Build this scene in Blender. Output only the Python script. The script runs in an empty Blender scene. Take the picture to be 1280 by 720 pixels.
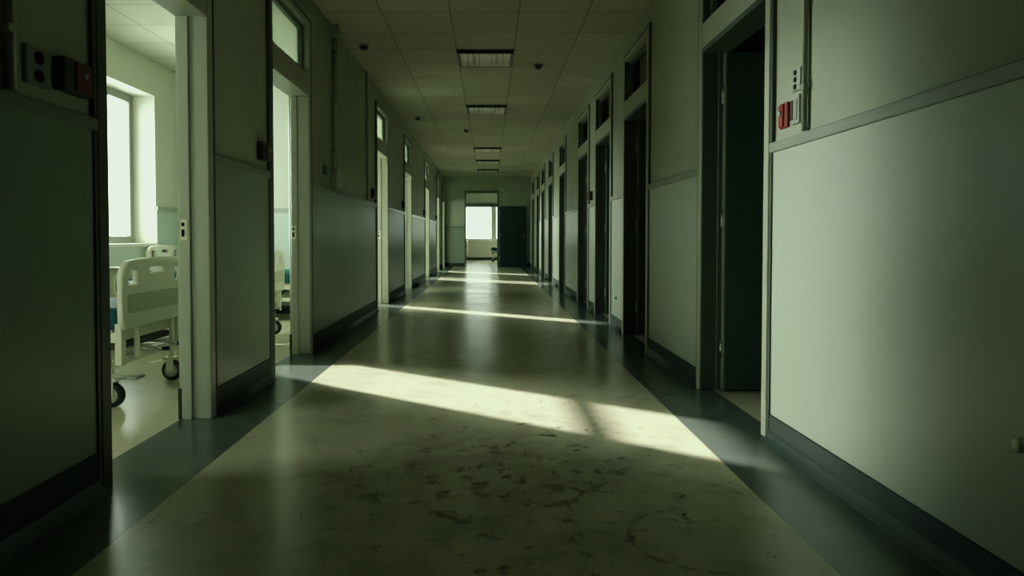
import bpy, bmesh, math, random
from mathutils import Vector, Matrix
random.seed(7)
scene = bpy.context.scene
COL = scene.collection

# ------------------------------------------------------------------ materials
def mat(name, col, rough=0.5, spec=0.5, metal=0.0, var=0.0, vscale=3.0, bump=0.0, bscale=40.0, rvar=0.0):
    m = bpy.data.materials.new(name); m.use_nodes = True
    nt = m.node_tree; N = nt.nodes; L = nt.links
    b = N['Principled BSDF']
    b.inputs['Base Color'].default_value = (*col, 1)
    b.inputs['Roughness'].default_value = rough
    b.inputs['Specular IOR Level'].default_value = spec
    b.inputs['Metallic'].default_value = metal
    geo = N.new('ShaderNodeNewGeometry')
    if var > 0:
        n = N.new('ShaderNodeTexNoise'); n.inputs['Scale'].default_value = vscale; n.inputs['Detail'].default_value = 6
        L.new(geo.outputs['Position'], n.inputs['Vector'])
        r = N.new('ShaderNodeMapRange'); r.inputs['From Min'].default_value = 0.3; r.inputs['From Max'].default_value = 0.7
        r.inputs['To Min'].default_value = 1 - var; r.inputs['To Max'].default_value = 1 + var * 0.5
        L.new(n.outputs['Fac'], r.inputs['Value'])
        mx = N.new('ShaderNodeVectorMath'); mx.operation = 'SCALE'; mx.inputs[0].default_value = col
        L.new(r.outputs['Result'], mx.inputs['Scale'])
        L.new(mx.outputs[0], b.inputs['Base Color'])
        if rvar > 0:
            r2 = N.new('ShaderNodeMapRange'); r2.inputs['To Min'].default_value = rough - rvar; r2.inputs['To Max'].default_value = rough + rvar
            L.new(n.outputs['Fac'], r2.inputs['Value']); L.new(r2.outputs['Result'], b.inputs['Roughness'])
    if bump > 0:
        n = N.new('ShaderNodeTexNoise'); n.inputs['Scale'].default_value = bscale; n.inputs['Detail'].default_value = 4
        L.new(geo.outputs['Position'], n.inputs['Vector'])
        bp = N.new('ShaderNodeBump'); bp.inputs['Strength'].default_value = bump; bp.inputs['Distance'].default_value = 0.01
        L.new(n.outputs['Fac'], bp.inputs['Height']); L.new(bp.outputs['Normal'], b.inputs['Normal'])
    return m

M = {}
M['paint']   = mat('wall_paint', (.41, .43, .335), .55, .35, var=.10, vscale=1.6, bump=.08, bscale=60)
M['paint_l'] = mat('wall_paint_left', (.36, .39, .305), .55, .35, var=.10, vscale=1.6, bump=.08, bscale=60)  # left copy of the wall paint, green of the shade put into its colour
M['ward']    = mat('ward_paint', (.56, .575, .50), .7, .3, var=.06, vscale=1.2)
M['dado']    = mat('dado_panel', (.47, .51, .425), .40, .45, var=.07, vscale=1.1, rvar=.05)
M['dado_l']  = mat('dado_panel_left', (.245, .30, .235), .36, .5, var=.08, vscale=1.1, rvar=.05)  # darker, greener left copy of the dado, that side's shade put into colour
M['wdado']   = mat('ward_dado', (.50, .58, .53), .5, .4, var=.04)
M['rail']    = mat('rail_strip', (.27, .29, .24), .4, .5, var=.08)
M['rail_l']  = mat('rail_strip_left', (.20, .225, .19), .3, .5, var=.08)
M['base']    = mat('dark_vinyl_skirting', (.030, .042, .040), .55, .3, var=.15, vscale=4)
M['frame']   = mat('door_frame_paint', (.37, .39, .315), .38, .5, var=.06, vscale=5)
M['frame_r'] = mat('door_frame_shaded', (.40, .415, .325), .38, .5, var=.06, vscale=5)  # paint of the right-hand door frames, close to the wall colour
M['jamb_r']  = mat('door_jamb_dark', (.075, .092, .078), .4, .5, var=.08, vscale=5)  # right frame reveals and bar undersides, lack of light put into the colour
M['edge']    = mat('frame_edge_shade', (.055, .065, .05), .45, .5, var=.1)
M['tframe']  = mat('transom_frame', (.10, .12, .10), .4, .5, var=.1)
M['leaf']    = mat('dark_door_leaf', (.060, .095, .075), .42, .45, var=.12, vscale=2)
M['teal']    = mat('teal_door_leaf', (.006, .030, .030), .45, .4, var=.12, vscale=2)
M['leafedge']= mat('leaf_edge', (.20, .22, .18), .4, .5)
M['steel']   = mat('brushed_steel', (.55, .56, .52), .3, .5, metal=1.0, var=.06, vscale=20)
M['black']   = mat('black_rubber', (.008, .009, .009), .5, .4, var=.15, vscale=20)
M['hole']    = mat('dark_slot', (.004, .005, .004), .8, .1)
M['white']   = mat('white_plastic', (.74, .74, .63), .38, .5, var=.04, vscale=6)
M['inset']   = mat('grey_inset', (.50, .50, .42), .45, .4, var=.05, vscale=8)
M['grey']    = mat('grey_plastic', (.34, .36, .31), .45, .4, var=.06, vscale=8)
M['greybox'] = mat('pale_box', (.42, .44, .37), .45, .4, var=.06, vscale=8)
M['mattress']= mat('teal_mattress', (.012, .10, .11), .65, .3, var=.12, vscale=9, bump=.2, bscale=60)
M['pillow']  = mat('pillow_cotton', (.72, .74, .68), .9, .2, var=.05, vscale=9, bump=.25, bscale=18)
M['red']     = mat('red_plastic', (.27, .006, .010), .5, .25, var=.08, vscale=30)
M['redbrown']= mat('maroon_plastic', (.10, .022, .018), .35, .5, var=.1, vscale=30)
M['darkbox'] = mat('dark_box_plastic', (.035, .035, .032), .4, .5, var=.1, vscale=30)
M['green']   = mat('green_sign', (.0, .13, .095), .4, .4, var=.05, vscale=20)
M['dgreen']  = mat('dark_green_figure', (.0, .02, .016), .5, .3)
M['fixture'] = mat('dark_fixture_metal', (.03, .035, .03), .4, .5, var=.1, vscale=9)
M['reflector']= mat('fixture_reflector', (.78, .80, .70), .3, .5, var=.05, vscale=9)
M['tube']    = mat('unlit_tube', (.62, .64, .58), .15, .6, var=.02)
M['alu']     = mat('window_aluminium', (.26, .27, .225), .4, .5, var=.05, vscale=8)
M['sill']    = mat('white_sill', (.68, .70, .62), .45, .5, var=.04)
M['ext']     = mat('outer_shell', (.3, .3, .28), .8, .2, var=.05)

def glass(name, tint, gloss):
    m = bpy.data.materials.new(name); m.use_nodes = True
    nt = m.node_tree; N = nt.nodes; L = nt.links
    N.remove(N['Principled BSDF']); out = N['Material Output']
    t = N.new('ShaderNodeBsdfTransparent'); t.inputs['Color'].default_value = (*tint, 1)
    g = N.new('ShaderNodeBsdfGlossy'); g.inputs['Roughness'].default_value = .03
    fr = N.new('ShaderNodeFresnel'); fr.inputs['IOR'].default_value = gloss
    ge = N.new('ShaderNodeNewGeometry'); fm = N.new('ShaderNodeMath'); fm.operation = 'MULTIPLY_ADD'   # reflect on entering faces only
    fm.inputs[1].default_value = -1; fm.inputs[2].default_value = 1; L.new(ge.outputs['Backfacing'], fm.inputs[0])
    f2 = N.new('ShaderNodeMath'); f2.operation = 'MULTIPLY'; L.new(fr.outputs[0], f2.inputs[0]); L.new(fm.outputs[0], f2.inputs[1])
    mx = N.new('ShaderNodeMixShader'); L.new(f2.outputs[0], mx.inputs[0]); L.new(t.outputs[0], mx.inputs[1]); L.new(g.outputs[0], mx.inputs[2])
    L.new(mx.outputs[0], out.inputs['Surface'])
    return m
M['glass']  = glass('window_glass', (.97, 1, .98), 1.25)
M['tglass'] = glass('transom_glass', (.80, .86, .78), 1.3)
def frost(m, amount):
    nt = m.node_tree; N = nt.nodes; L = nt.links; out = N['Material Output']; prev = out.inputs['Surface'].links[0].from_socket
    tr = N.new('ShaderNodeBsdfTranslucent'); tr.inputs['Color'].default_value = (.62, .64, .54, 1)
    mx = N.new('ShaderNodeMixShader'); mx.inputs[0].default_value = amount
    L.new(prev, mx.inputs[1]); L.new(tr.outputs[0], mx.inputs[2]); L.new(mx.outputs[0], out.inputs['Surface'])
frost(M['tglass'], .45)
M['dglass'] = glass('smoky_transom_glass', (.16, .20, .18), 1.4)

class G:
    """tiny node builder"""
    def __init__(s, name):
        s.m = bpy.data.materials.new(name); s.m.use_nodes = True
        s.N = s.m.node_tree.nodes; s.L = s.m.node_tree.links; s.b = s.N['Principled BSDF']
        s.pos = s.N.new('ShaderNodeNewGeometry').outputs['Position']
        sp = s.N.new('ShaderNodeSeparateXYZ'); s.L.new(s.pos, sp.inputs[0]); s.x, s.y, s.z = sp.outputs
    def put(s, v, inp):
        if hasattr(v, 'is_linked'): s.L.new(v, inp)
        else: inp.default_value = v
    def math(s, op, a, b=0.0, c=0.0, clamp=False):
        n = s.N.new('ShaderNodeMath'); n.operation = op; n.use_clamp = clamp
        s.put(a, n.inputs[0]); s.put(b, n.inputs[1]); s.put(c, n.inputs[2]); return n.outputs[0]
    def noise(s, scale, detail=4, rough=.5, dist=0, vec=None, out='Fac'):
        n = s.N.new('ShaderNodeTexNoise'); n.inputs['Scale'].default_value = scale; n.inputs['Detail'].default_value = detail
        n.inputs['Roughness'].default_value = rough; n.inputs['Distortion'].default_value = dist
        s.L.new(vec or s.pos, n.inputs['Vector']); return n.outputs[out]
    def ramp(s, v, a, b, c=0.0, d=1.0, smooth=True):
        n = s.N.new('ShaderNodeMapRange'); n.clamp = True
        if smooth: n.interpolation_type = 'SMOOTHSTEP'
        s.put(v, n.inputs['Value']); n.inputs['From Min'].default_value = a; n.inputs['From Max'].default_value = b
        n.inputs['To Min'].default_value = c; n.inputs['To Max'].default_value = d; return n.outputs['Result']
    def mix(s, f, a, b):
        n = s.N.new('ShaderNodeMix'); n.data_type = 'RGBA'
        s.put(f, n.inputs['Factor']); s.put(a, n.inputs['A'] if False else n.inputs[6]); s.put(b, n.inputs[7]); return n.outputs[2]
    def bump(s, h, strength, dist=.01):
        n = s.N.new('ShaderNodeBump'); n.inputs['Strength'].default_value = strength; n.inputs['Distance'].default_value = dist
        s.L.new(h, n.inputs['Height']); s.L.new(n.outputs[0], s.b.inputs['Normal'])

def floor_material(name, border):
    g = G(name)
    broad = g.noise(.9, 5, .55); mid = g.noise(5.5, 6, .6, .6)
    beige = g.mix(g.ramp(broad, .2, .8), (.53, .50, .365, 1), (.61, .58, .435, 1))
    beige = g.mix(g.math('MULTIPLY', g.ramp(mid, .42, .85), .22), beige, (.22, .21, .15, 1))
    dark = g.mix(g.ramp(g.noise(2.2, 4, .5), .2, .8), (.080, .098, .090, 1), (.115, .135, .122, 1))
    if border:
        def near(cx, cy, r):
            dx = g.math('SUBTRACT', g.x, cx); dy = g.math('SUBTRACT', g.y, cy)
            d = g.math('SQRT', g.math('ADD', g.math('MULTIPLY', dx, dx), g.math('MULTIPLY', dy, dy)))
            return d, dx, dy
        # smudges and scuffs, densest in the worn middle of the floor
        d, _, _ = near(.15, 2.7, 1)
        wear = g.math('ADD', g.ramp(d, .15, 1.3, 1.0, .0), g.ramp(g.noise(.7, 3), .45, .7, 0, .45), clamp=True)
        sm = g.noise(8, 7, .68, .5)
        thr = g.math('MULTIPLY', wear, .11)
        sm2 = g.ramp(g.math('ADD', sm, thr), .63, .75)
        st = g.N.new('ShaderNodeMapping'); st.inputs['Scale'].default_value = (14, 3.2, 1); st.inputs['Rotation'].default_value = (0, 0, .9)
        g.L.new(g.pos, st.inputs['Vector'])
        sc = g.ramp(g.math('ADD', g.noise(1.0, 6, .6, .7, st.outputs[0]), g.math('MULTIPLY', wear, .06)), .70, .77)
        beige = g.mix(g.math('MULTIPLY', g.ramp(g.math('ADD', g.noise(3.2, 5, .6, .4), thr), .52, .85), .45), beige, (.15, .15, .115, 1))
        beige = g.mix(g.math('MULTIPLY', sm2, .85), beige, (.030, .032, .026, 1))
        gr = g.ramp(g.math('ADD', g.noise(4.2, 8, .72, .3), g.math('MULTIPLY', wear, .10)), .50, .74)
        beige = g.mix(g.math('MULTIPLY', gr, .32), beige, (.11, .11, .082, 1))
        beige = g.mix(g.math('MULTIPLY', sc, .7), beige, (.05, .052, .042, 1))
        for cx, cy, r, w in ((.70, 2.16, .225, .018), (.24, 2.52, .10, .014)):
            d, dx, dy = near(cx, cy, r)
            wob = g.math('MULTIPLY', g.math('SUBTRACT', g.noise(7, 3), .5), .06)
            ring = g.ramp(g.math('ABSOLUTE', g.math('ADD', g.math('SUBTRACT', d, r), wob)), .0, w, 1, 0)
            ring = g.math('MULTIPLY', ring, g.ramp(dx, -.02, .06, 1, 0))
            ring = g.math('MULTIPLY', ring, g.ramp(g.noise(18, 4), .38, .55))
            beige = g.mix(g.math('MULTIPLY', ring, .5), beige, (.04, .042, .034, 1))
        edge = g.math('ADD', g.ramp(g.x, -1.239, -1.233, 1, 0), g.ramp(g.x, 1.035, 1.041), clamp=True)
        end = g.ramp(g.y, 22.30, 22.31, 1, 0)
        col = g.mix(edge, beige, dark)
    else:
        col = beige
    g.L.new(col, g.b.inputs['Base Color'])
    rgh = g.math('ADD', g.ramp(g.noise(1.6, 3), .2, .8, .19, .25), g.math('MULTIPLY', mid, .05))
    g.L.new(rgh, g.b.inputs['Roughness'])
    g.b.inputs['Specular IOR Level'].default_value = .5
    h = g.math('ADD', g.noise(2.6, 2), g.math('MULTIPLY', g.noise(14, 3), .12))
    g.bump(h, .10, .02)
    return g.m
M['floor'] = floor_material('corridor_vinyl', True)
M['wfloor'] = floor_material('ward_vinyl', False)

def tile_material():
    g = G('ceiling_tile_grid')
    SX, SY, X0, Y0 = .635, .605, .27, 6.71
    u = g.math('DIVIDE', g.math('SUBTRACT', g.x, X0), SX); v = g.math('DIVIDE', g.math('SUBTRACT', g.y, Y0), SY)
    def line(t, s, w):
        f = g.math('ABSOLUTE', g.math('SUBTRACT', g.math('FRACT', g.math('ADD', t, 50.5)), .5))
        return g.ramp(g.math('MULTIPLY', f, s), w * .5, w, 1, 0)
    ln = g.math('MAXIMUM', line(u, SX, .010), line(v, SY, .010))
    cv = g.N.new('ShaderNodeCombineXYZ'); g.L.new(g.math('FLOOR', g.math('ADD', u, 50)), cv.inputs[0]); g.L.new(g.math('FLOOR', g.math('ADD', v, 50)), cv.inputs[1])
    wn = g.N.new('ShaderNodeTexWhiteNoise'); wn.noise_dimensions = '2D'; g.L.new(cv.outputs[0], wn.inputs['Vector'])
    base = g.mix(g.ramp(wn.outputs['Value'], 0, 1, smooth=False), (.46, .465, .365, 1), (.53, .535, .43, 1))
    base = g.mix(g.math('MULTIPLY', g.ramp(g.noise(1.1, 5), .45, .7), .25), base, (.30, .30, .23, 1))
    col = g.mix(g.math('MULTIPLY', ln, .55), base, (.12, .125, .10, 1))
    g.L.new(col, g.b.inputs['Base Color']); g.b.inputs['Roughness'].default_value = .75
    g.b.inputs['Specular IOR Level'].default_value = .25
    h = g.math('ADD', g.math('MULTIPLY', ln, -1.0), g.math('MULTIPLY', g.noise(120, 3), .15))
    g.bump(h, .35, .004)
    return g.m
M['ceil'] = tile_material()

# ------------------------------------------------------------------ mesh helpers
class MB:
    def __init__(s): s.bm = bmesh.new(); s.mats = []
    def mi(s, m):
        if m is None: return 0
        if m not in s.mats: s.mats.append(m)
        return s.mats.index(m)
    def box(s, a, b, m=None, bevel=0, seg=2):
        lo = [min(a[i], b[i]) for i in range(3)]; hi = [max(a[i], b[i]) for i in range(3)]
        idx = s.mi(m)
        r = bmesh.ops.create_cube(s.bm, size=1.0)
        vs = r['verts']
        for v in vs:
            v.co = Vector([lo[i] + (v.co[i] + .5) * (hi[i] - lo[i]) for i in range(3)])
        fs = {f for v in vs for f in v.link_faces}
        for f in fs: f.material_index = idx
        if bevel > 0:
            es = list({e for v in vs for e in v.link_edges})
            r = bmesh.ops.bevel(s.bm, geom=es, offset=bevel, segments=seg, profile=.6, affect='EDGES')
            for f in r['faces']: f.material_index = idx
        return s
    def tube(s, pts, r, m=None, seg=12, cap=True):
        idx = s.mi(m); pts = [Vector(p) for p in pts]; rings = []
        for i, p in enumerate(pts):
            d = (pts[min(i + 1, len(pts) - 1)] - pts[max(i - 1, 0)]).normalized()
            u = d.orthogonal().normalized() if i == 0 else (pu - d * pu.dot(d)).normalized()
            pu = u; w = d.cross(u); rr = r[i] if isinstance(r, (list, tuple)) else r
            rings.append([s.bm.verts.new(p + (u * math.cos(2 * math.pi * k / seg) + w * math.sin(2 * math.pi * k / seg)) * rr) for k in range(seg)])
        for a, b in zip(rings, rings[1:]):
            for k in range(seg):
                f = s.bm.faces.new((a[k], a[(k + 1) % seg], b[(k + 1) % seg], b[k])); f.smooth = True; f.material_index = idx
        if cap:
            f = s.bm.faces.new(rings[0][::-1]); f.material_index = idx
            f = s.bm.faces.new(rings[-1]); f.material_index = idx
        return s
    def lathe(s, c, axis, prof, m=None, seg=24):
        """prof: (along, radius) pairs about axis through c"""
        c = Vector(c); ax = Vector(axis)
        return s.tube_prof(c, ax, prof, m, seg)
    def tube_prof(s, c, ax, prof, m, seg):
        idx = s.mi(m); u = ax.orthogonal().normalized(); w = ax.cross(u); rings = []
        for t, r in prof:
            rings.append([s.bm.verts.new(c + ax * t + (u * math.cos(2 * math.pi * k / seg) + w * math.sin(2 * math.pi * k / seg)) * max(r, 1e-4)) for k in range(seg)])
        for a, b in zip(rings, rings[1:]):
            for k in range(seg):
                f = s.bm.faces.new((a[k], a[(k + 1) % seg], b[(k + 1) % seg], b[k])); f.smooth = True; f.material_index = idx
        for rg in (rings[0][::-1], rings[-1]):
            f = s.bm.faces.new(rg); f.material_index = idx
        return s
    def build(s, name, m=None, parent=None, smooth=False):
        me = bpy.data.meshes.new(name)
        bmesh.ops.recalc_face_normals(s.bm, faces=s.bm.faces)
        if smooth:
            for f in s.bm.faces: f.smooth = True
        s.bm.to_mesh(me); s.bm.free()
        for mm in (s.mats or [m]): me.materials.append(mm)
        return link(name, me, parent)

def link(name, me, parent=None):
    o = bpy.data.objects.new(name, me); COL.objects.link(o)
    if parent is not None: o.parent = parent
    return o
def empty(name, loc, rz=0):
    o = bpy.data.objects.new(name, None); COL.objects.link(o); o.location = loc; o.rotation_euler = (0, 0, rz)
    o.empty_display_size = .1
    return o
def tag(o, label, cat, group=None):
    o['label'] = label; o['category'] = cat
    if group: o['group'] = group
    return o
def struct(o): o['kind'] = 'structure'; return o
def copy_tree(o, parent=None):
    c = o.copy(); COL.objects.link(c)
    if parent is not None: c.parent = parent
    for ch in list(o.children): copy_tree(ch, c)
    return c

def outline(polys, depth, bevel, m, name, parent, map3):
    """flat plate with holes: polys[0] outer, the rest holes, from a filled 2D curve"""
    cu = bpy.data.curves.new('plate_outline', 'CURVE'); cu.dimensions = '2D'; cu.fill_mode = 'BOTH'
    cu.extrude = depth / 2 - bevel; cu.bevel_depth = bevel; cu.bevel_resolution = 2
    for p in polys:
        sp = cu.splines.new('POLY'); sp.points.add(len(p) - 1); sp.use_cyclic_u = True
        for q, (a, b) in zip(sp.points, p): q.co = (a, b, 0, 1)
    tmp = bpy.data.objects.new('plate_outline', cu); COL.objects.link(tmp)
    dg = bpy.context.evaluated_depsgraph_get(); dg.update()
    me = bpy.data.meshes.new_from_object(tmp.evaluated_get(dg))
    bpy.data.objects.remove(tmp); bpy.data.curves.remove(cu)
    for v in me.vertices: v.co = map3(*v.co)
    bm = bmesh.new(); bm.from_mesh(me); bmesh.ops.recalc_face_normals(bm, faces=bm.faces); bm.to_mesh(me); bm.free()
    me.materials.clear(); me.materials.append(m); me.name = name
    return link(name, me, parent)
def rrect(x0, x1, y0, y1, r, n=5):
    pts = []
    for cx, cy, a in ((x1 - r, y0 + r, -90), (x1 - r, y1 - r, 0), (x0 + r, y1 - r, 90), (x0 + r, y0 + r, 180)):
        for k in range(n + 1):
            t = math.radians(a + 90 * k / n); pts.append((cx + r * math.cos(t), cy + r * math.sin(t)))
    return pts

# ------------------------------------------------------------------ dimensions (metres; camera at x=0,y=0; corridor runs along +y)
XL, XR, TH, H = -1.55, 1.40, .145, 3.08
YB, YE = -3.5, 22.5
RH0, RH1 = 1.415, 1.465
LD = [(2.575, 3.66), (4.60, 5.67), (8.92, 9.98), (11.85, 12.95), (15.6, 16.7), (19.0, 20.1), (21.35, 22.35)]
RD = [(3.25, 4.36), (5.74, 6.83), (7.5, 8.65), (9.2, 10.35), (12.0, 13.1), (14.4, 15.5), (16.5, 17.6), (18.3, 19.4), (20.4, 21.5)]
DT = 2.84            # top of door + transom opening
XO = -4.10           # inner face of the outer wall of the left wards
XG = -4.40           # window plane

def wall_boxes(name, x0, x1, y0, y1, z0, z1, holes, m, axis='y'):
    """a wall with openings; holes = (a0,a1,z0,z1) along its run"""
    mb = MB(); cuts = sorted({y0, y1} | {h[0] for h in holes} | {h[1] for h in holes})
    def put(a, b, c, d):
        if b - a < 1e-5 or d - c < 1e-5: return
        if axis == 'y': mb.box((x0, a, c), (x1, b, d))
        else: mb.box((a, x0, c), (b, x1, d))
    for a, b in zip(cuts, cuts[1:]):
        hs = sorted([h for h in holes if h[0] < (a + b) / 2 < h[1]], key=lambda h: h[2]); z = z0
        for h in hs: put(a, b, z, h[2]); z = h[3]
        put(a, b, z, z1)
    return struct(mb.build(name, m))

# shell ---------------------------------------------------------------------
struct(MB().box((XL - .15, YB, -.1), (XR + .07, YE + .1, 0)).build('floor', M['floor']))
struct(MB().box((XL - .02, YB, H), (XR + .02, YE + .02, H + .08)).build('ceiling', M['ceil']))
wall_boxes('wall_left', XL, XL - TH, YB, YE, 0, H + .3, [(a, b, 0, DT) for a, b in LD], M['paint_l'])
wall_boxes('wall_right', XR, XR + TH, YB, YE, 0, H + .3, [(a, b, 0, DT) for a, b in RD], M['paint'])
wall_boxes('wall_back', YB - .2, YB, XL - TH, XR + TH, 0, H + .3, [], M['paint_l'], axis='x')
ED = (-.86, .31)
wall_boxes('wall_end', YE, YE + .2, -4.6, 4.6, 0, H + .3, [(ED[0], ED[1], 0, 2.60)], M['paint_l'], axis='x')

# left wards
WARDS = [(0.6, 8.65), (8.80, 14.0), (14.15, 22.5)]
WIN = [(6.52, 8.07, .92, 2.73), (11.28, 12.5, .92, 2.80), (17.55, 18.75, .92, 2.80), (21.0, 21.75, .92, 2.80),
       (1.5, 2.5, .92, 2.80), (9.1, 10.7, .92, 2.80), (14.5, 16.6, .92, 2.80), (19.0, 20.5, .92, 2.80)]  # this row: unseen windows added for more light
struct(MB().box((XO - .4, .4, -.1), (XL - .15, YE, 0)).build('floor_ward', M['wfloor']))
struct(MB().box((XO - .4, .4, 3.15), (XL - TH, YE, 3.3)).build('ceiling_ward', M['ceil']))
wall_boxes('wall_outer', XO, XO - .36, .4, YE, 0, 3.3, [(a, b, c, d) for a, b, c, d in WIN], M['ward'])
wall_boxes('wall_ward_front', .4, .6, XO, XL - TH, 0, 3.3, [], M['ward'], axis='x')
wall_boxes('wall_partition', 8.65, 8.80, XO, XL - TH, 0, 3.3, [], M['ward'], axis='x')
wall_boxes('wall_partition', 14.0, 14.15, XO, XL - TH, 0, 3.3, [], M['ward'], axis='x')

# right hand dark rooms
struct(MB().box((XR + .07, 1.8, -.1), (4.6, YE, 0)).build('floor_side_rooms', M['wfloor']))
struct(MB().box((XR + TH, 1.8, 3.15), (4.6, YE, 3.3)).build('ceiling_side_rooms', M['ext']))
wall_boxes('wall_side_rooms', 4.4, 4.6, 1.8, YE, 0, 3.3, [], M['ext'])
for y0, y1 in ((1.8, 2.0), (4.95, 5.1), (7.1, 7.2), (8.9, 9.0), (11.1, 11.2), (13.7, 13.8), (15.9, 16.0), (17.9, 18.0), (19.8, 19.9)):
    wall_boxes('wall_side_partition', y0, y1, XR + TH, 4.4, 0, 3.3, [], M['ext'], axis='x')

# room beyond the end door
EY = 29.0
EW = (-2.2, 1.45, .90, 2.46)
struct(MB().box((-4.6, YE + .1, -.1), (4.6, EY, 0)).build('floor_end_room', M['wfloor']))
struct(MB().box((-4.6, YE + .2, 3.1), (4.6, EY + .4, 3.3)).build('ceiling_end_room', M['ward']))
wall_boxes('wall_end_room_far', EY, EY + .36, -4.6, 4.6, 0, 3.3, [EW], M['ward'], axis='x')
wall_boxes('wall_end_room_left', -4.6, -4.4, YE + .2, EY, 0, 3.3, [], M['ward'])
wall_boxes('wall_end_room_right', 4.4, 4.6, YE + .2, EY, 0, 3.3, [], M['ward'])
o = MB(); o.box((-4.4, EY - .02, 0), (4.4, EY, .13)); struct(o.build('baseboard_end_room', M['base']))

# dado, rail and skirting on every pier of both corridor walls ---------------
def gaps(doors, y0, y1):
    out = []; c = y0
    for a, b in doors: out.append((c, a)); c = b
    out.append((c, y1)); return [(a, b) for a, b in out if b - a > .08]
tn = [0]
def trim(mb, m):
    tn[0] += 1; return struct(mb.build('trim_%d' % tn[0], m))
def pier(xf, s, a, b, side, mp, mr, bh):
    """s: direction from the wall face into the corridor"""
    ia, ib = a + .012, b - .012
    mb = MB(); mb.box((xf, ia, bh), (xf + s * .010, ib, RH0 + .004), bevel=.003, seg=1); trim(mb, mp)
    mb = MB(); mb.box((xf, ia - .012, RH0), (xf + s * .022, ib + .012, RH1), bevel=.006); trim(mb, mr)
    mb = MB(); mb.box((xf, ia, 0), (xf + s * .014, ib, bh), bevel=.004, seg=1)
    # coved foot
    pr = [(0, 0), (.055, 0), (.040, .006), (.026, .020), (.016, .044), (0, .05)]
    vs = [[mb.bm.verts.new((xf + s * px, y, pz)) for px, pz in pr] for y in (ia, ib)]
    for k in range(len(pr)):
        j = (k + 1) % len(pr); f = mb.bm.faces.new((vs[0][k], vs[0][j], vs[1][j], vs[1][k])); f.smooth = 0 < k < 4
    mb.bm.faces.new(vs[0]); mb.bm.faces.new(vs[1][::-1])
    struct(mb.build('baseboard_' + side, M['base']))
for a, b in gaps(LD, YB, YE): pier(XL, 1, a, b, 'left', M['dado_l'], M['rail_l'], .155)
for a, b in gaps(RD, YB, YE): pier(XR, -1, a, b, 'right', M['dado'], M['rail'], .125)
for x0, x1 in ((XL, ED[0] - .01), (ED[1] + .01, XR)):
    mb = MB(); mb.box((x0, YE - .01, .13), (x1, YE, 1.34)); trim(mb, M['dado_l'])
    mb = MB(); mb.box((x0, YE - .025, 1.33), (x1, YE, 1.39), bevel=.006); trim(mb, M['rail_l'])
    mb = MB(); mb.box((x0, YE - .015, 0), (x1, YE, .13)); struct(mb.build('baseboard_end', M['base']))
# ward dados
def ward_dado(lo, hi, face):
    a, b = lo, hi
    mb = MB(); mb.box((a[0], a[1], .1), (b[0], b[1], 1.33)); trim(mb, M['wdado'])
    e = .012 * (1 if face == 'x' else 0), .012 * (1 if face == 'y' else 0)
    mb = MB(); mb.box((a[0] - e[0], a[1] - e[1], 1.33), (b[0] + e[0], b[1] + e[1], 1.385)); trim(mb, M['grey'])
    mb = MB(); mb.box((a[0] - e[0], a[1] - e[1], 0), (b[0] + e[0], b[1] + e[1], .1)); struct(mb.build('baseboard_ward', M['base']))
ward_dado((XO, 8.07), (XO + .012, 8.65), 'x'); ward_dado((XO, 2.5), (XO + .012, 6.52), 'x')
mb = MB(); mb.box((XO, 6.52, .1), (XO + .012, 8.07, .90)); trim(mb, M['wdado'])
mb = MB(); mb.box((XO, 6.52, 0), (XO + .02, 8.07, .1)); struct(mb.build('baseboard_ward', M['base']))
ward_dado((XO + .012, 8.638), (XL - TH, 8.65), 'y')

# windows -------------------------------------------------------------------
def window(n, y0, y1, z0, z1, mulls, bars, mw=.03, g=.035):
    w = struct(empty('window_%d' % n, (XG, (y0 + y1) / 2, z0))); c = (y0 + y1) / 2
    def L(a, b, cc, d, e, f): return (a, b - c, cc - z0), (d, e - c, f - z0)
    f = .075
    mb = MB()
    for q in (L(-.03, y0, z0, .03, y0 + f, z1), L(-.03, y1 - f, z0, .03, y1, z1), L(-.03, y0 + f, z0, .03, y1 - f, z0 + f), L(-.03, y0 + f, z1 - f, .03, y1 - f, z1)):
        mb.box(*q, bevel=.004, seg=1)
    mb.build('window_frame', M['alu'], w)
    ys = [y0 + f] + [v for m_ in mulls for v in (m_ - mw, m_ + mw)] + [y1 - f]
    for m_ in mulls:
        mb = MB(); mb.box(*L(-.028, m_ - mw, z0 + f, .028, m_ + mw, z1 - f)); mb.build('mullion', M['alu'], w)
    for k in range(0, len(ys), 2):
        a, b = ys[k], ys[k + 1]; mb = MB()
        for q in (L(-.012, a, z0 + f, .040, a + g, z1 - f), L(-.012, b - g, z0 + f, .040, b, z1 - f), L(-.012, a + g, z0 + f, .040, b - g, z0 + f + g), L(-.012, a + g, z1 - f - g, .040, b - g, z1 - f)):
            mb.box(*q, bevel=.004, seg=1)
        sash = mb.build('sash', M['alu'], w)
        if k // 2 in bars:
            mb = MB(); mb.box(*L(-.025, a + g, 2.295, .030, b - g, 2.36)); mb.build('transom_bar', M['alu'], w)
        mb = MB(); mb.box(*L(.008, a + g, z0 + f + g, .012, b - g, z1 - f - g)); mb.build('pane', M['glass'], sash)
    mb = MB(); mb.box((.032, y0 - c - .0, -.03), (-XG + XO + .03, y1 - c, .012), bevel=.006); mb.build('window_sill', M['sill'], w)
    return w
window(1, *WIN[0], [7.50], [0], .014, .020)
window(2, *WIN[1], [12.15], [])
window(3, *WIN[2], [18.15], [])
window(4, *WIN[3], [], [])
for k in range(4): window(6 + k, *WIN[4 + k], [sum(WIN[4 + k][:2]) / 2], [])  # extra windows out of view, added to brighten wards and corridor
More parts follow.
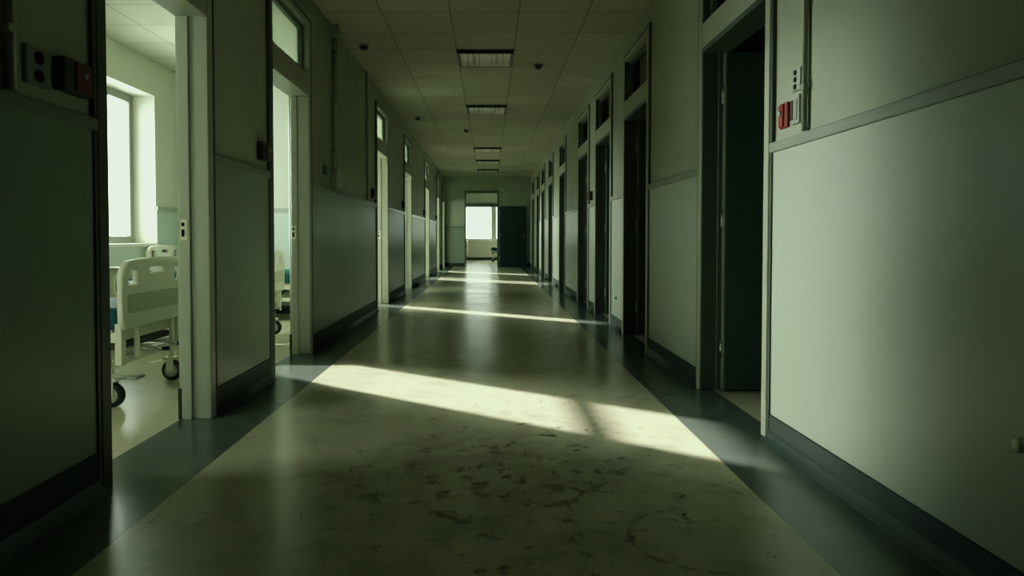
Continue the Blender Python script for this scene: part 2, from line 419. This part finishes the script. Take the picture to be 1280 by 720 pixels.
# end room window, facing the corridor
w = struct(empty('window_5', (0, EY + .28, EW[2])))
for x0, x1, fr in ((EW[0], .12, .05), (.24, EW[1], .05)):
    mb = MB(); h = EW[3] - EW[2]
    for q in (((x0, -.03, 0), (x0 + fr, .03, h)), ((x1 - fr, -.03, 0), (x1, .03, h)), ((x0 + fr, -.03, 0), (x1 - fr, .03, fr)), ((x0 + fr, -.03, h - fr), (x1 - fr, .03, h))): mb.box(*q)
    f_ = mb.build('window_frame', M['alu'], w)
    mb = MB(); mb.box((x0 + fr, -.003, fr), (x1 - fr, .003, h - fr)); mb.build('pane', M['glass'], f_)
mb = MB(); mb.box((.10, -.30, -.0), (.26, .05, EW[3] - EW[2])); mb.build('pier', M['ward'], w)
mb = MB(); mb.box((EW[0], -.32, -.03), (EW[1], -.035, .01)); mb.build('window_sill', M['sill'], w)

# doors ---------------------------------------------------------------------
def door(n, side, y0, y1, leaf):
    s = -1 if side == 'left' else 1                     # from corridor into the room
    xf = XL if side == 'left' else XR
    d = struct(empty('door_%d' % n, (xf, (y0 + y1) / 2, 0))); hw = (y1 - y0) / 2
    fm = M['frame'] if side == 'left' else M['frame_r']
    J = .065
    B0, B1 = 2.20, 2.39
    for e, nm in ((-1, 'jamb'), (1, 'jamb')):
        ya, yb = (-hw, -hw + J) if e < 0 else (hw - J, hw)
        mb = MB(); mb.box((-s * .016, ya, 0), (s * (TH + .016), yb, DT), bevel=.004, seg=1)
        # rebate stop
        yi = yb if e < 0 else ya
        mb.box((s * .085, yi, 0), (s * .140, yi - e * .016, B0), bevel=.003, seg=1)
        j = mb.build('jamb', fm if s < 0 else M['jamb_r'], d)
        if s > 0:   # pale face of the frame towards the corridor
            mb = MB(); mb.box((-.022, ya + .003, 0), (.004, yb - .003, DT - .002), bevel=.003, seg=1); mb.build('casing', fm, j)
        # dark strip, the shadow line between frame and wall panel put into colour
        mb = MB(); mb.box((-s * .018, ya if e < 0 else yb, .0), (s * .01, (ya - .022) if e < 0 else (yb + .022), DT + .02), bevel=.003, seg=1)
        ed = mb.build('casing_shadow', M['edge'], d)
        mb = MB(); mb.box((s * .142, yi, 0), (s * (TH + .018), yi - e * .012, .17), bevel=.003, seg=1); mb.build('kick_cap', M['black'], j)
        if side == 'left' and e < 0:   # near frame post face, its shade put into the colour
            mb = MB(); mb.box((.012, ya + .001, 0), (.020, yb + .001, DT), bevel=.003, seg=1); mb.build('casing', M['edge'], j)
        if side == 'left' and e > 0:
            mb = MB()
            mb.box((s * .098, yi - .016 - .003, .985), (s * .136, yi - .0155, 1.10), M['white'], bevel=.004, seg=1)
            mb.box((s * .112, yi - .0202, 1.062), (s * .129, yi - .0188, 1.082), M['hole'])
            mb.box((s * .112, yi - .0202, 1.005), (s * .129, yi - .0188, 1.045), M['hole'])
            p = mb.build('strike_plate', None, j); p['label'] = 'pale strike plate with two dark slots'
    mb = MB(); mb.box((-s * .014, -hw + J, B0), (s * (TH + .014), hw - J, B1), bevel=.004, seg=1)
    mb.box((-s * .022, -hw + J, B0 - .004), (s * .02, hw - J, B0 + .028), bevel=.003, seg=1)
    tb = mb.build('transom_bar', fm if s < 0 else M['jamb_r'], d)
    if s > 0:
        mb = MB(); mb.box((-.020, -hw + J - .001, B0 + .026), (.002, hw - J + .001, B1 - .003), bevel=.003, seg=1); mb.build('casing', fm, tb)
    mb = MB(); mb.box((-s * .016, -hw + J, DT - .045), (s * (TH + .016), hw - J, DT), bevel=.004, seg=1); mb.build('frame_head', fm, d)
    mb = MB(); mb.box((-s * .018, -hw - .02, DT), (s * .01, hw + .02, DT + .02), bevel=.003, seg=1); mb.build('casing_shadow', M['edge'], d)
    mb = MB(); a, b, c0, c1, f = -hw + J, hw - J, B1, DT - .045, .045
    for q in (((s * .03, a, c0), (s * .10, a + f, c1)), ((s * .03, b - f, c0), (s * .10, b, c1)), ((s * .03, a + f, c0), (s * .10, b - f, c0 + f)), ((s * .03, a + f, c1 - f), (s * .10, b - f, c1))):
        mb.box(*q, bevel=.004, seg=1)
    tf = mb.build('transom_frame', M['tframe'], d)
    mb = MB(); mb.box((s * .062, a + f, c0 + f), (s * .068, b - f, c1 - f)); mb.build('transom_glass', M['tglass'] if side == 'left' else M['dglass'], tf)
    if leaf:
        yl = hw - J - .022; t = .045; W = 2 * hw - 2 * J - .01
        x0, x1 = s * .115, s * (.115 + W)
        mb = MB(); mb.box((x0, yl - t, .012), (x1, yl, B0 - .012), M['leaf'], bevel=.003, seg=1)
        mb.box((x0 - s * .004, yl - t - .002, .012), (x0 + s * .006, yl + .001, B0 - .012), M['leafedge'])
        lf = mb.build('door_leaf', None, d)
        for z in (.28, 1.12, 1.92):
            mb = MB(); mb.tube([(s * .108, yl + .004 - t * .5, z - .055), (s * .108, yl + .004 - t * .5, z + .055)], .011, seg=10)
            mb.box((s * .104, yl - t * .5, z - .05), (s * .112, yl + .022, z + .05)); mb.build('hinge', M['steel'], lf)
        mb = MB(); xh = x1 - s * .07
        mb.box((xh - .022, yl - t - .008, .95), (xh + .022, yl - t, 1.13), bevel=.004)
        mb.tube([(xh, yl - t - .006, 1.06), (xh, yl - t - .05, 1.06), (xh - s * .02, yl - t - .058, 1.06), (xh - s * .12, yl - t - .058, 1.06)], .009, seg=10)
        mb.build('door_handle', M['steel'], lf)
    return d
n = 0
for a, b in LD: n += 1; door(n, 'left', a, b, False)
for a, b in RD: n += 1; door(n, 'right', a, b, True)
# end door
n += 1
d = struct(empty('door_%d' % n, ((ED[0] + ED[1]) / 2, YE, 0))); hw = (ED[1] - ED[0]) / 2
for e in (-1, 1):
    mb = MB(); mb.box((e * hw, -.03, 0), (e * (hw - .05), .22, 2.60), bevel=.004, seg=1); mb.build('jamb', M['tframe'], d)
mb = MB(); mb.box((-hw + .05, -.03, 2.05), (hw - .05, .22, 2.18), bevel=.004, seg=1); mb.build('transom_bar', M['tframe'], d)
mb = MB(); mb.box((-hw + .05, -.03, 2.52), (hw - .05, .22, 2.60), bevel=.004, seg=1); mb.build('frame_head', M['tframe'], d)
mb = MB(); mb.box((-hw + .05, .09, 2.18), (hw - .05, .096, 2.52)); mb.build('transom_glass', M['tglass'], d)
mb = MB(); mb.box((hw + .05, -.10, .015), (hw + .05 + .90, -.055, 2.06), bevel=.003, seg=1)
lf = mb.build('door_leaf', M['teal'], d); lf['label'] = 'dark teal door leaf swung flat against the end wall'
mb = MB(); mb.box((hw - .03, -.075, .02), (hw + .055, -.035, 2.06), bevel=.003); mb.build('hinge_stile', M['tframe'], lf)
for z in (.3, 1.1, 1.85):
    mb = MB(); mb.tube([(hw + .045, -.09, z - .06), (hw + .045, -.09, z + .06)], .012, seg=10); mb.build('hinge', M['steel'], lf)
mb = MB(); mb.box((hw + .83, -.112, .95), (hw + .875, -.10, 1.13)); mb.tube([(hw + .85, -.10, 1.06), (hw + .85, -.15, 1.06), (hw + .75, -.155, 1.06)], .01, seg=8); mb.build('door_handle', M['tframe'], lf)

# ceiling lights -------------------------------------------------------------
def make_light():
    r = empty('ceiling_light', (0, 0, H)); a, b = .3150, .300
    mb = MB(); w, h = .028, .042
    for q in (((-a, -b, -h), (a, -b + w, 0)), ((-a, b - w, -h), (a, b, 0)), ((-a, -b + w, -h), (-a + w, b - w, 0)), ((a - w, -b + w, -h), (a, b - w, 0))):
        mb.box(*q, bevel=.004, seg=1)
    mb.box((-a - .012, -b - .012, -.012), (a + .012, -b, 0)); mb.box((-a - .012, b, -.012), (a + .012, b + .012, 0))
    fr = mb.build('fixture_frame', M['fixture'], r)
    mb = MB()
    mb.box((-a + w, -b + w, -.006), (a - w, b - w, -.001))
    # slanted far and near reflector wings
    for sy in (-1, 1):
        v = [mb.bm.verts.new(p) for p in ((-a + w, sy * (b - w), -.040), (a - w, sy * (b - w), -.040), (a - w, sy * (b - w - .055), -.007), (-a + w, sy * (b - w - .055), -.007))]
        mb.bm.faces.new(v)
    mb.build('reflector', M['reflector'], r)
    for x in (-.13, .13):
        mb = MB(); mb.tube([(x, -b + w + .05, -.022), (x, b - w - .05, -.022)], .013, seg=12); mb.build('fluorescent_tube', M['tube'], r)
    for x in (-.2, -.07, .07, .2):
        mb = MB(); mb.box((x - .003, -b + w, -.042), (x + .003, b - w, -.030)); mb.build('louvre_blade', M['fixture'], r)
    return r
ltx = ['nearest the camera, largest in view', 'second along the corridor from the camera', 'third along the corridor, middle of the row', 'fourth along the corridor, one before the last', 'last one before the end wall, smallest in view']
lt0 = make_light()
for i, (y, t) in enumerate(zip((7.6175, 10.6425, 15.4825, 17.9, 20.33), ltx)):
    o = lt0 if i == 0 else copy_tree(lt0)
    o.location = (-.0475, y, H)
    tag(o, 'unlit square dark-framed ceiling light, ' + t, 'light', 'unlit lights along the corridor ceiling')

# smoke detectors ------------------------------------------------------------
def make_det():
    r = empty('smoke_detector', (0, 0, H))
    MB().lathe((0, 0, 0), (0, 0, -1), [(0, .055), (.018, .055), (.022, .048)], seg=24).build('base', M['grey'], r)
    MB().lathe((0, 0, -.022), (0, 0, -1), [(0, .044), (.02, .040), (.030, .024), (.032, .0)], seg=24).build('sensor_head', M['darkbox'], r)
    return r
dt0 = make_det()
for i, (x, y, t) in enumerate([(-1.36, 7.15, 'dark smoke detector above the left wall beside the thin grey pipe'), (.585, 7.95, 'dark smoke detector just right of and behind the nearest ceiling light'),
                               (-.45, 12.7, 'dark smoke detector left of the middle, behind the second ceiling light'), (-1.24, 11.4, 'dark smoke detector close to the left wall above the fourth left doorway')]):
    o = dt0 if i == 0 else copy_tree(dt0); o.location = (x, y, H)
    tag(o, t, 'detector', 'smoke detectors on the corridor ceiling')

# wall pipes -----------------------------------------------------------------
def pipe(xf, s, y, z0, z1, r, label, m, box=True):
    e = empty('conduit_pipe', (xf + s * (r + .004), y, z0)); h = z1 - z0
    MB().tube([(0, 0, 0), (0, 0, h)], r, seg=14).build('pipe', m, e)
    for k in range(3):
        z = h * (.12 + .36 * k)
        mb = MB(); mb.box((-s * (r + .004), -r - .012, z - .012), (s * (r + .003), r + .012, z + .012), bevel=.003, seg=1); mb.build('clip', M['grey'], e)
    if box:
        mb = MB(); mb.box((-s * (r + .004), -.06, h - .12), (s * (r + .02), .06, h - .005), bevel=.005); mb.build('junction_box', m, e)
    return tag(e, label, 'pipe')
pipe(XL, 1, 6.50, 1.66, H, .028, 'thick painted pipe from ceiling down to the pale switch box on the left wall', M['paint_l'])
pipe(XL, 1, 8.25, 1.47, H, .012, 'thin dark pipe on the left wall just before the third left doorway', M['rail_l'], False)
pipe(XL, 1, 2.10, 1.47, H, .020, 'dark pipe on the shaded left wall beside the socket plate, nearest the camera', M['rail_l'], False)
pipe(XR, -1, 2.90, 1.47, H, .012, 'slim vertical pipe on the right wall beside the red alarm box', M['paint'], False)

# wall boxes -----------------------------------------------------------------
def make_call(xf, s, y, z, face, label, group, body=None, w=.08, dp=.045):
    e = empty('wall_mounted_call_box', (xf, y, z))
    mb = MB(); mb.box((0, -w, -.06), (s * dp, w, .06), bevel=.006); mb.build('housing', body or M['darkbox'], e)
    mb = MB(); mb.box((s * dp, -w * .25, -.052), (s * (dp + .007), w * .9, .052), bevel=.003); f = mb.build('face_plate', face, e)
    mb = MB(); mb.lathe((s * (dp + .007), w * .33, .012), (s, 0, 0), [(0, .013), (.006, .012), (.007, .0)], seg=16); mb.build('push_button', M['greybox'], f)
    return tag(e, label, 'alarm', group)
cb = 'dark call boxes beside the left doorways'
make_call(XL, 1, 2.42, 1.585, M['redbrown'], 'dark call box with maroon face right of the socket plate on the shaded left wall', cb)
for y, t in ((4.46, 'between the first and second left doorways'), (8.66, 'just before the third left doorway'), (11.66, 'just before the fourth left doorway'), (15.4, 'just before the fifth left doorway'), (18.8, 'just before the sixth left doorway')):
    make_call(XL, 1, y, 1.58, M['redbrown'], 'dark call box with maroon face ' + t, cb)
# socket plate
e = empty('socket_plate', (XL, 2.25, 1.58)); tag(e, 'pale socket plate with two dark holes on the shaded left wall', 'socket')
mb = MB(); mb.box((0, -.06, -.065), (.016, .06, .065), bevel=.005); mb.build('plate', M['rail_l'], e)
for z in (.03, -.03):
    MB().lathe((.016, 0, z), (1, 0, 0), [(0, .022), (.003, .022), (.003, .016), (.001, .0)], seg=20).build('socket', M['hole'], e)
# green sign + pale switch box
e = empty('wall_sign', (XL, 6.13, 1.63)); tag(e, 'small green sign plate on the left wall after the second doorway', 'sign')
mb = MB(); mb.box((0, -.12, -.062), (.012, .12, .062), bevel=.003); mb.build('sign_plate', M['greybox'], e)
mb = MB(); mb.box((.010, -.085, -.052), (.0128, .112, .052), bevel=.001, seg=1); mb.build('green_field', M['green'], e)
mb = MB(); mb.box((.0115, -.045, -.045), (.0140, .03, .03), bevel=.001, seg=1); mb.lathe((.0115, -.008, .042), (1, 0, 0), [(0, .016), (.002, .016)], seg=16); mb.build('figure', M['dgreen'], e)
e = empty('switch_box', (XL, 6.56, 1.58)); tag(e, 'pale switch box at the foot of the thick left wall pipe', 'switch')
mb = MB(); mb.box((0, -.10, -.09), (.05, .10, .075), bevel=.006); mb.build('housing', M['greybox'], e)
mb = MB(); mb.box((.05, -.03, -.03), (.056, .03, .03), bevel=.003); mb.build('rocker', M['grey'], e)
# right wall: red alarm, grey box, three-way socket
make_call(XR, -1, 3.115, 1.575, M['red'], 'bright red alarm box on the right wall beside the nearest dark doorway', 'red alarm boxes on the right wall', M['red'], .042, .014)
make_call(XR, -1, 9.0, 1.57, M['redbrown'], 'small maroon alarm box on the right wall between the third and fourth dark doorways', 'red alarm boxes on the right wall')
e = empty('wall_mounted_intercom', (XR, 2.985, 1.58)); tag(e, 'grey ribbed box between the red alarm box and the slim pipe', 'intercom')
mb = MB(); mb.box((0, -.035, -.065), (-.018, .045, .065), bevel=.005); mb.build('housing', M['greybox'], e)
mb = MB(); mb.box((-.018, -.022, -.05), (-.022, .012, .045), bevel=.002, seg=1); mb.build('grille', M['grey'], e)
mb = MB(); mb.box((-.018, .018, -.045), (-.022, .038, .045), bevel=.002, seg=1); mb.build('label_strip', M['redbrown'], e)
e = empty('switch_plate', (XR, 2.99, 1.715)); tag(e, 'pale plate with three dark buttons above the grey ribbed box', 'switch')
mb = MB(); mb.box((0, -.04, -.05), (-.014, .04, .05), bevel=.004); mb.build('plate', M['greybox'], e)
for z in (.032, .0, -.032):
    MB().lathe((-.014, .005, z), (-1, 0, 0), [(0, .012), (.006, .011), (.007, 0)], seg=16).build('button', M['darkbox'], e)
# bumpers
for x, y, z, t in ((XR - .0095, 1.69, .46, 'round pale-tipped wall bumper on the right wall panel nearest the camera'), (XR - .0095, 7.17, .34, 'round pale-tipped wall bumper on the narrow panel between second and third dark doorways')):
    e = empty('wall_bumper', (x, y, z)); tag(e, t, 'bumper', 'pale bumpers on the right wall')
    MB().lathe((0, 0, 0), (-1, 0, 0), [(0, .020), (.004, .020), (.006, .011), (.012, .011), (.014, .016)], seg=20).build('stem', M['steel'], e)
    MB().lathe((-.014, 0, 0), (-1, 0, 0), [(0, .019), (.006, .019), (.011, .012), (.012, 0)], seg=20).build('rubber_tip', M['white'], e)

# hospital beds ----------------------------------------------------------------
def bedboard(name, parent, x, top, bot, hwid):
    # outer shape: straight sides, softly arched top with generous corners
    n = 12; cx, cz = .105, .10
    pts = [(-hwid + .03, bot), (hwid - .03, bot), (hwid - .004, bot + .035), (hwid, bot + .12)]
    for k in range(n + 1):
        t = math.pi / 2 * k / n; pts.append((hwid - cx + cx * math.cos(t), top - .012 - cz + cz * math.sin(t)))
    for k in range(1, 8):
        u = 1 - 2 * k / 8; pts.append((u * (hwid - cx), top - .012 + .012 * (1 - u * u)))
    for k in range(n + 1):
        t = math.pi / 2 * (1 - k / n); pts.append((-hwid + cx - cx * math.cos(t), top - .012 - cz + cz * math.sin(t)))
    pts += [(-hwid, bot + .12), (-hwid + .004, bot + .035)]
    holes = [rrect(-hwid + .050, -hwid + .165, top - .155, top - .045, .022), rrect(hwid - .165, hwid - .050, top - .155, top - .045, .022), rrect(-.095, .095, top - .095, top - .040, .016)]
    b = outline([pts] + holes, .040, .011, M['white'], name, parent, lambda u, v, w: Vector((x + w, u, v)))
    for sx in (-1, 1):
        outline([rrect(-hwid + .032, hwid - .032, bot + .085, top - .205, .02)], .008, .003, M['inset'], 'inset_panel', b, lambda u, v, w: Vector((x + sx * .0215 + w, u, v)))
    return b
def make_bed():
    r = empty('hospital_bed', (0, 0, 0)); LN = 1.90; hw = .385
    bedboard('footboard', r, -.02, .868, .475, hw)
    bedboard('headboard', r, -LN + .02, .90, .475, hw)
    # posts
    for xx in (-.045, -LN + .045):
        for y in (-.345, .345):
            mb = MB(); mb.box((xx - .022, y - .026, .255), (xx + .018, y + .026, .50), bevel=.006); mb.build('post', M['white'], r)
    for y in (-.215, .215):
        mb = MB(); mb.box((-.034, y - .012, .28), (-.008, y + .012, .50), bevel=.004); mb.build('bracket_arm', M['white'], r)
    # upper frame
    mb = MB()
    for y in (-.33, .33): mb.box((-LN + .07, y - .02, .385), (-.075, y + .02, .445), bevel=.005)
    for xx in (-LN + .08, -.95, -.10): mb.box((xx - .025, -.33, .385), (xx + .025, .33, .455), bevel=.005)
    mb.build('upper_frame', M['white'], r)
    mb = MB()
    for a, b in ((-LN + .09, -1.15), (-1.13, -.72), (-.70, -.09)): mb.box((a, -.345, .446), (b, .345, .462), bevel=.004)
    mb.build('deck', M['grey'], r)
    mb = MB(); mb.box((-LN + .07, -.372, .463), (-.06, .372, .590), bevel=.035, seg=4); mt = mb.build('mattress', M['mattress'], r, smooth=True)
    # pillow
    bm = bmesh.new(); bmesh.ops.create_cube(bm, size=1); bmesh.ops.subdivide_edges(bm, edges=bm.edges[:], cuts=7, use_grid_fill=True)
    for v in bm.verts:
        x, y, z = v.co * 2
        k = (1 - abs(x) ** 4) * (1 - abs(y) ** 4)
        v.co = Vector((x * .19 * (1 - .06 * y * y), y * .28 * (1 - .08 * x * x), z * (.012 + .058 * k ** .7) + .004 * math.sin(9 * x + 4 * y)))
        v.co += Vector((-LN + .33, 0, .645))
    me = bpy.data.meshes.new('pillow'); bmesh.ops.recalc_face_normals(bm, faces=bm.faces)
    for f in bm.faces: f.smooth = True
    bm.to_mesh(me); bm.free(); me.materials.append(M['pillow']); link('pillow', me, r)
    # folded blanket end over the mattress
    # side rails with cut-outs
    for y in (-.405, .405):
        def rail(x0, x1, z0, z1):
            return outline([rrect(x0, x1, z0, z1, .07), rrect(x0 + .06, (x0 + x1) / 2 - .025, z0 + .10, z1 - .055, .03), rrect((x0 + x1) / 2 + .025, x1 - .06, z0 + .10, z1 - .055, .03)],
                           .03, .008, M['white'], 'side_rail', r, lambda u, v, w: Vector((u, y + w, v)))
        rl = rail(-1.66, -.98, .38, .72)
        for xx in (-1.5, -1.14): mb = MB(); mb.box((xx - .02, y - .012, .33), (xx + .02, y + .012, .46), bevel=.004); mb.build('rail_bracket', M['grey'], rl)
    # lift legs and chassis
    mb = MB()
    for y in (-.30, .30): mb.box((-LN + .14, y - .022, .235), (-.10, y + .022, .285), bevel=.006)
    for xx in (-LN + .16, -.13): mb.box((xx - .025, -.37, .235), (xx + .025, .45, .285), bevel=.006)
    mb.build('chassis', M['white'], r)
    for xx, dx in ((-LN + .36, .28), (-.42, -.28)):
        for y in (-.27, .27):
            mb = MB(); mb.tube([(xx + dx * .5, y, .26), (xx - dx * .5, y, .40)], .02, seg=10); mb.build('lift_arm', M['grey'], r)
    mb = MB(); mb.tube([(-.62, 0, .31), (-1.2, 0, .31)], .032, seg=14); mb.box((-1.32, -.06, .27), (-1.16, .06, .38), bevel=.01); mb.build('actuator', M['black'], r)
    mb = MB(); mb.box((-.16, -.30, .335), (-.075, .30, .375), bevel=.008); mb.build('cross_beam', M['darkbox'], r)
    # crank handles at the foot
    for y in (-.10, .10):
        mb = MB(); mb.tube([(-.25, y, .335), (-.03, y, .325), (.02, y, .322)], .008, seg=10); mb.tube([(.02, y, .322), (.03, y + .05, .30), (.03, y + .09, .298)], .008, seg=10)
        c = mb.build('crank', M['steel'], r)
        mb = MB(); mb.tube([(.03, y + .085, .298), (.075, y + .09, .298)], .013, seg=12); mb.build('crank_grip', M['black'], c)
    # cable across the foot end
    pts = [(-.02, -.22 + .44 * k / 10, .34 - .05 * math.sin(math.pi * k / 10) ) for k in range(11)]
    MB().tube(pts, .005, seg=8).build('cable', M['steel'], r)
    # brake pedal bar
    mb = MB(); mb.tube([(-.14, -.30, .20), (-.06, -.33, .185), (.03, -.33, .18)], .014, seg=10); mb.box((.0, -.38, .175), (.06, -.28, .19), bevel=.006); mb.build('brake_pedal', M['grey'], r)
    for xx in (-LN + .16, -.13):
        for y in (-.305, .425):
            mb = MB(); mb.tube([(xx, y, .15), (xx, y, .27)], .018, seg=12)
            mb.box((xx - .02, y - .034, .065), (xx + .03, y - .026, .165), bevel=.003, seg=1); mb.box((xx - .02, y + .026, .065), (xx + .03, y + .034, .165), bevel=.003, seg=1)
            mb.box((xx - .045, y - .034, .150), (xx + .045, y + .034, .168), bevel=.006); c = mb.build('caster', M['white'], r)
            mb = MB(); mb.lathe((xx + .01, y - .024, .072), (0, 1, 0), [(0, .050), (.004, .064), (.014, .072), (.034, .072), (.044, .064), (.048, .050)], seg=28); w_ = mb.build('tyre', M['black'], c)
            mb = MB(); mb.lathe((xx + .01, y - .027, .072), (0, 1, 0), [(0, .03), (.002, .045), (.052, .045), (.054, .03)], seg=24); mb.build('hub', M['grey'], c)
    return r
bed0 = make_bed()
BX = -2.105
spots = [((BX, 4.155, 0), 0, 'white hospital bed with teal mattress seen through the nearest left doorway', 'hospital beds in the left ward'),
         ((BX, 6.34, 0), 0, 'white hospital bed whose black caster shows in the second left doorway', 'hospital beds in the left ward'),
         ((BX - .05, 8.12, 0), 0, 'hospital bed with a teal mattress edge beside the partition, in the second left doorway', 'hospital beds in the left ward'),
         ((.02, 27.6, 0), math.pi, 'white hospital bed under the window of the end room, right side of its doorway', 'hospital beds in the end room'),
         ((-.93, 27.9, 0), 0, 'white hospital bed at the left edge of the end room doorway', 'hospital beds in the end room')]
for i, (p, rz, t, g) in enumerate(spots):
    o = bed0 if i == 0 else copy_tree(bed0)
    o.location = p; o.rotation_euler = (0, 0, rz); tag(o, t, 'bed', g)

# ------------------------------------------------------------------ light
SKY_SIDE, SKY_END, SKY_GLOW = 15.0, 3.4, 112.0
wd = bpy.data.worlds.new('overcast_sky'); scene.world = wd; wd.use_nodes = True
bg = wd.node_tree.nodes['Background']; bg.inputs['Color'].default_value = (.90, 1.0, .85, 1); 
# hazy sky, far brighter on the sunny side (-x) than down the corridor's end (+y)
wn = wd.node_tree.nodes; wl = wd.node_tree.links
tc = wn.new('ShaderNodeTexCoord'); dt = wn.new('ShaderNodeVectorMath'); dt.operation = 'DOT_PRODUCT'; dt.inputs[1].default_value = (-.98, .1, .2)
wl.new(tc.outputs['Generated'], dt.inputs[0])
mr = wn.new('ShaderNodeMapRange'); mr.interpolation_type = 'SMOOTHSTEP'; mr.inputs['From Min'].default_value = .15; mr.inputs['From Max'].default_value = .7
mr.inputs['To Min'].default_value = SKY_END; mr.inputs['To Max'].default_value = SKY_SIDE
wl.new(dt.outputs['Value'], mr.inputs['Value'])
da = wn.new('ShaderNodeVectorMath'); da.operation = 'DOT_PRODUCT'; da.inputs[1].default_value = Vector((-.865, .50, .17)).normalized()
wl.new(tc.outputs['Generated'], da.inputs[0])
ma = wn.new('ShaderNodeMapRange'); ma.interpolation_type = 'SMOOTHSTEP'; ma.inputs['From Min'].default_value = .962; ma.inputs['From Max'].default_value = .995
ma.inputs['To Min'].default_value = 0; ma.inputs['To Max'].default_value = SKY_GLOW      # added sky glow beside the sun, aimed to brighten the right wall
wl.new(da.outputs['Value'], ma.inputs['Value'])
ad = wn.new('ShaderNodeMath'); ad.operation = 'ADD'; wl.new(mr.outputs['Result'], ad.inputs[0]); wl.new(ma.outputs['Result'], ad.inputs[1])
wl.new(ad.outputs[0], bg.inputs['Strength'])
def lamp(name, kind, **kw):
    l = bpy.data.lights.new(name, kind); o = bpy.data.objects.new(name, l); COL.objects.link(o)
    for k, v in kw.items(): setattr(l, k, v)
    return o
sun = lamp('sun', 'SUN', energy=19, angle=math.radians(.8), color=(1, .965, .85))
sd = Vector((.819, -.573, -.385)).normalized()
sun.rotation_euler = sd.to_track_quat('-Z', 'Y').to_euler(); sun.location = (-12, 14, 7)
for (a, b, c, d) in WIN:
    o = lamp('window_portal', 'AREA', shape='RECTANGLE', size=d - c, size_y=b - a)
    o.data.cycles.is_portal = True
    o.location = (XG - .07, (a + b) / 2, (c + d) / 2); o.rotation_euler = Vector((1, 0, 0)).to_track_quat('-Z', 'Y').to_euler()
    o.rotation_euler = (0, -math.pi / 2, 0)
o = lamp('window_portal', 'AREA', shape='RECTANGLE', size=EW[1] - EW[0], size_y=EW[3] - EW[2]); o.data.cycles.is_portal = True
o.location = ((EW[0] + EW[1]) / 2, EY + .40, (EW[2] + EW[3]) / 2); o.rotation_euler = (-math.pi / 2, 0, 0)

# ------------------------------------------------------------------ camera
cam = bpy.data.cameras.new('camera'); co = bpy.data.objects.new('camera', cam); COL.objects.link(co)
cam.sensor_width = 36; cam.lens = 820 / 1280 * 36
P = math.radians(1.5)
co.location = (0, 0, 1.0); co.rotation_euler = (math.pi / 2 - P, 0, 0)
cam.shift_x = 28 / 1280; cam.shift_y = -(63 - 820 * math.tan(P)) / 1280
cam.clip_start = .05; cam.clip_end = 200
scene.camera = co

# ------------------------------------------------------------------ render look
c = scene.cycles
c.use_denoising = True; c.max_bounces = 12; c.diffuse_bounces = 8; c.glossy_bounces = 5; c.transparent_max_bounces = 16
c.caustics_reflective = False; c.caustics_refractive = False; c.sample_clamp_indirect = 8.0
scene.view_settings.view_transform = 'Standard'
vs = scene.view_settings; vs.exposure = 0.0; vs.use_curve_mapping = True
cm = vs.curve_mapping; cm.use_clip = False; cm.extend = 'HORIZONTAL'
def curve(i, pts):
    cu = cm.curves[i]
    cu.points[0].location = pts[0]; cu.points[1].location = pts[-1]
    for p in pts[1:-1]: cu.points.new(*p)
for i, toe, top in ((0, .0150, .79), (1, .0175, .87), (2, .0160, .76)):
    curve(i, [(0, 0), (.02, toe), (.30, .315), (.65, .61 if i != 1 else .63), (1.0, top)])
cm.update()
